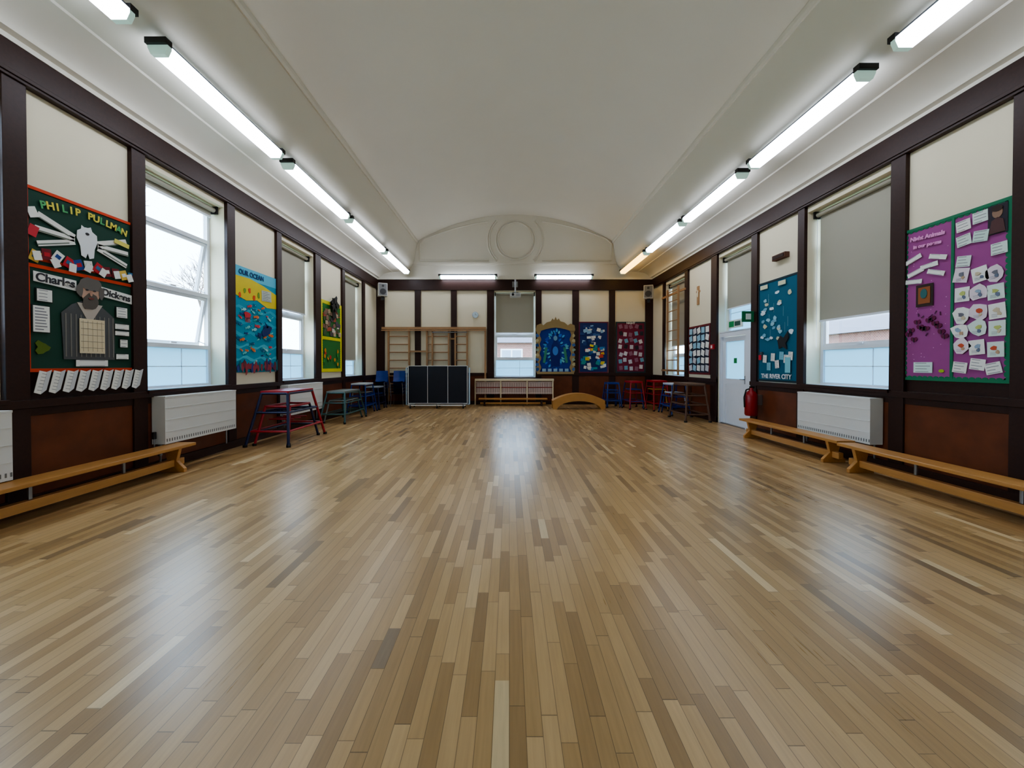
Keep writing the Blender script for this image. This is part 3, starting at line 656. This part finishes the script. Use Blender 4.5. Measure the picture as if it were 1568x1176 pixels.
def house(name,x0,x1,y0,y1,h,axis):
    o=MB(); o.box(x0,x1,y0,y1,-.5,h,bk)
    if axis=='y': xm=(x0+x1)/2; o.add([(x0-.3,y0-.3,h),(x1+.3,y0-.3,h),(xm,y0-.3,h+1.6),(x0-.3,y1+.3,h),(x1+.3,y1+.3,h),(xm,y1+.3,h+1.6)],[(0,1,2),(3,5,4),(0,2,5,3),(1,4,5,2),(0,3,4,1)],slate)
    else: ym=(y0+y1)/2; o.add([(x0-.3,y0-.3,h),(x0-.3,y1+.3,h),(x0-.3,ym,h+1.6),(x1+.3,y0-.3,h),(x1+.3,y1+.3,h),(x1+.3,ym,h+1.6)],[(0,2,1),(3,4,5),(0,3,5,2),(1,2,5,4),(0,1,4,3)],slate)
    if axis=='y':
        yy=y0+1.5
        while yy<y1-2: o.box(x0-.06,x0,yy,yy+1.4,.9,2.4,upvc); o.box(x0-.08,x0-.06,yy+.1,yy+1.3,1.0,2.3,C(70,80,95,.2)); yy+=3.2
    else:
        xx=x0+1.2
        while xx<x1-2: o.box(xx,xx+1.5,y0-.06,y0,.9,2.5,upvc); o.box(xx+.1,xx+.7,y0-.08,y0-.06,1.0,2.4,C(150,165,185,.2)); o.box(xx+.8,xx+1.4,y0-.08,y0-.06,1.0,2.4,C(150,165,185,.2)); xx+=2.4
    o.build(name)
house('brick_house',17,25,2,34,3.0,'y'); house('brick_house',-9,10,27,34,2.9,'x')
bark=mat('tree_bark',(110,95,88),.9)
def tree(name,x,y,h):
    o=MB()
    def br(p,d,L,r,k):
        q=p+d*L; o.cyl(p,q,r,bark,5,r*.65)
        if k==0: return
        for _ in range(3 if k>1 else 4):
            nd=(d+Vector((random.uniform(-.8,.8),random.uniform(-.8,.8),random.uniform(-.25,.5)))).normalized(); br(q if random.random()<.7 else p+d*L*.7,nd,L*.72,r*.6,k-1)
    br(Vector((x,y,-.5)),Vector((0,0,1)),h*.3,h*.018,6); o.build(name)
tree('bare_tree',-11,9.6,8); tree('bare_tree',-11.5,17,7); tree('bare_tree',12,10.2,7); tree('bare_tree',12.5,19.5,7)

w=bpy.data.worlds.new('overcast_sky'); scene.world=w; w.use_nodes=True; nt=w.node_tree; bg=nt.nodes['Background']
tc=nt.nodes.new('ShaderNodeTexCoord'); no=nt.nodes.new('ShaderNodeTexNoise'); no.inputs['Scale'].default_value=2.5; no.inputs['Detail'].default_value=4
mx=nt.nodes.new('ShaderNodeMix'); mx.data_type='RGBA'; mx.inputs[6].default_value=(.55,.74,1,1); mx.inputs[7].default_value=(.78,.90,1,1)
nt.links.new(tc.outputs['Generated'],no.inputs['Vector']); nt.links.new(no.outputs[0],mx.inputs[0]); nt.links.new(mx.outputs[2],bg.inputs['Color'])
bg.inputs['Strength'].default_value=11
cd=bpy.data.cameras.new('camera'); cam=bpy.data.objects.new('camera',cd); scene.collection.objects.link(cam)
cd.sensor_width=36; cd.lens=36*610/1568; cam.location=(0,0,1.4); cam.rotation_euler=(math.radians(90-.7),0,0)
cd.shift_x=.0026; cd.shift_y=-.0138; cd.clip_start=.05
scene.camera=cam
scene.view_settings.view_transform='AgX'
scene.view_settings.look='AgX - Medium High Contrast'
scene.view_settings.exposure=0.06
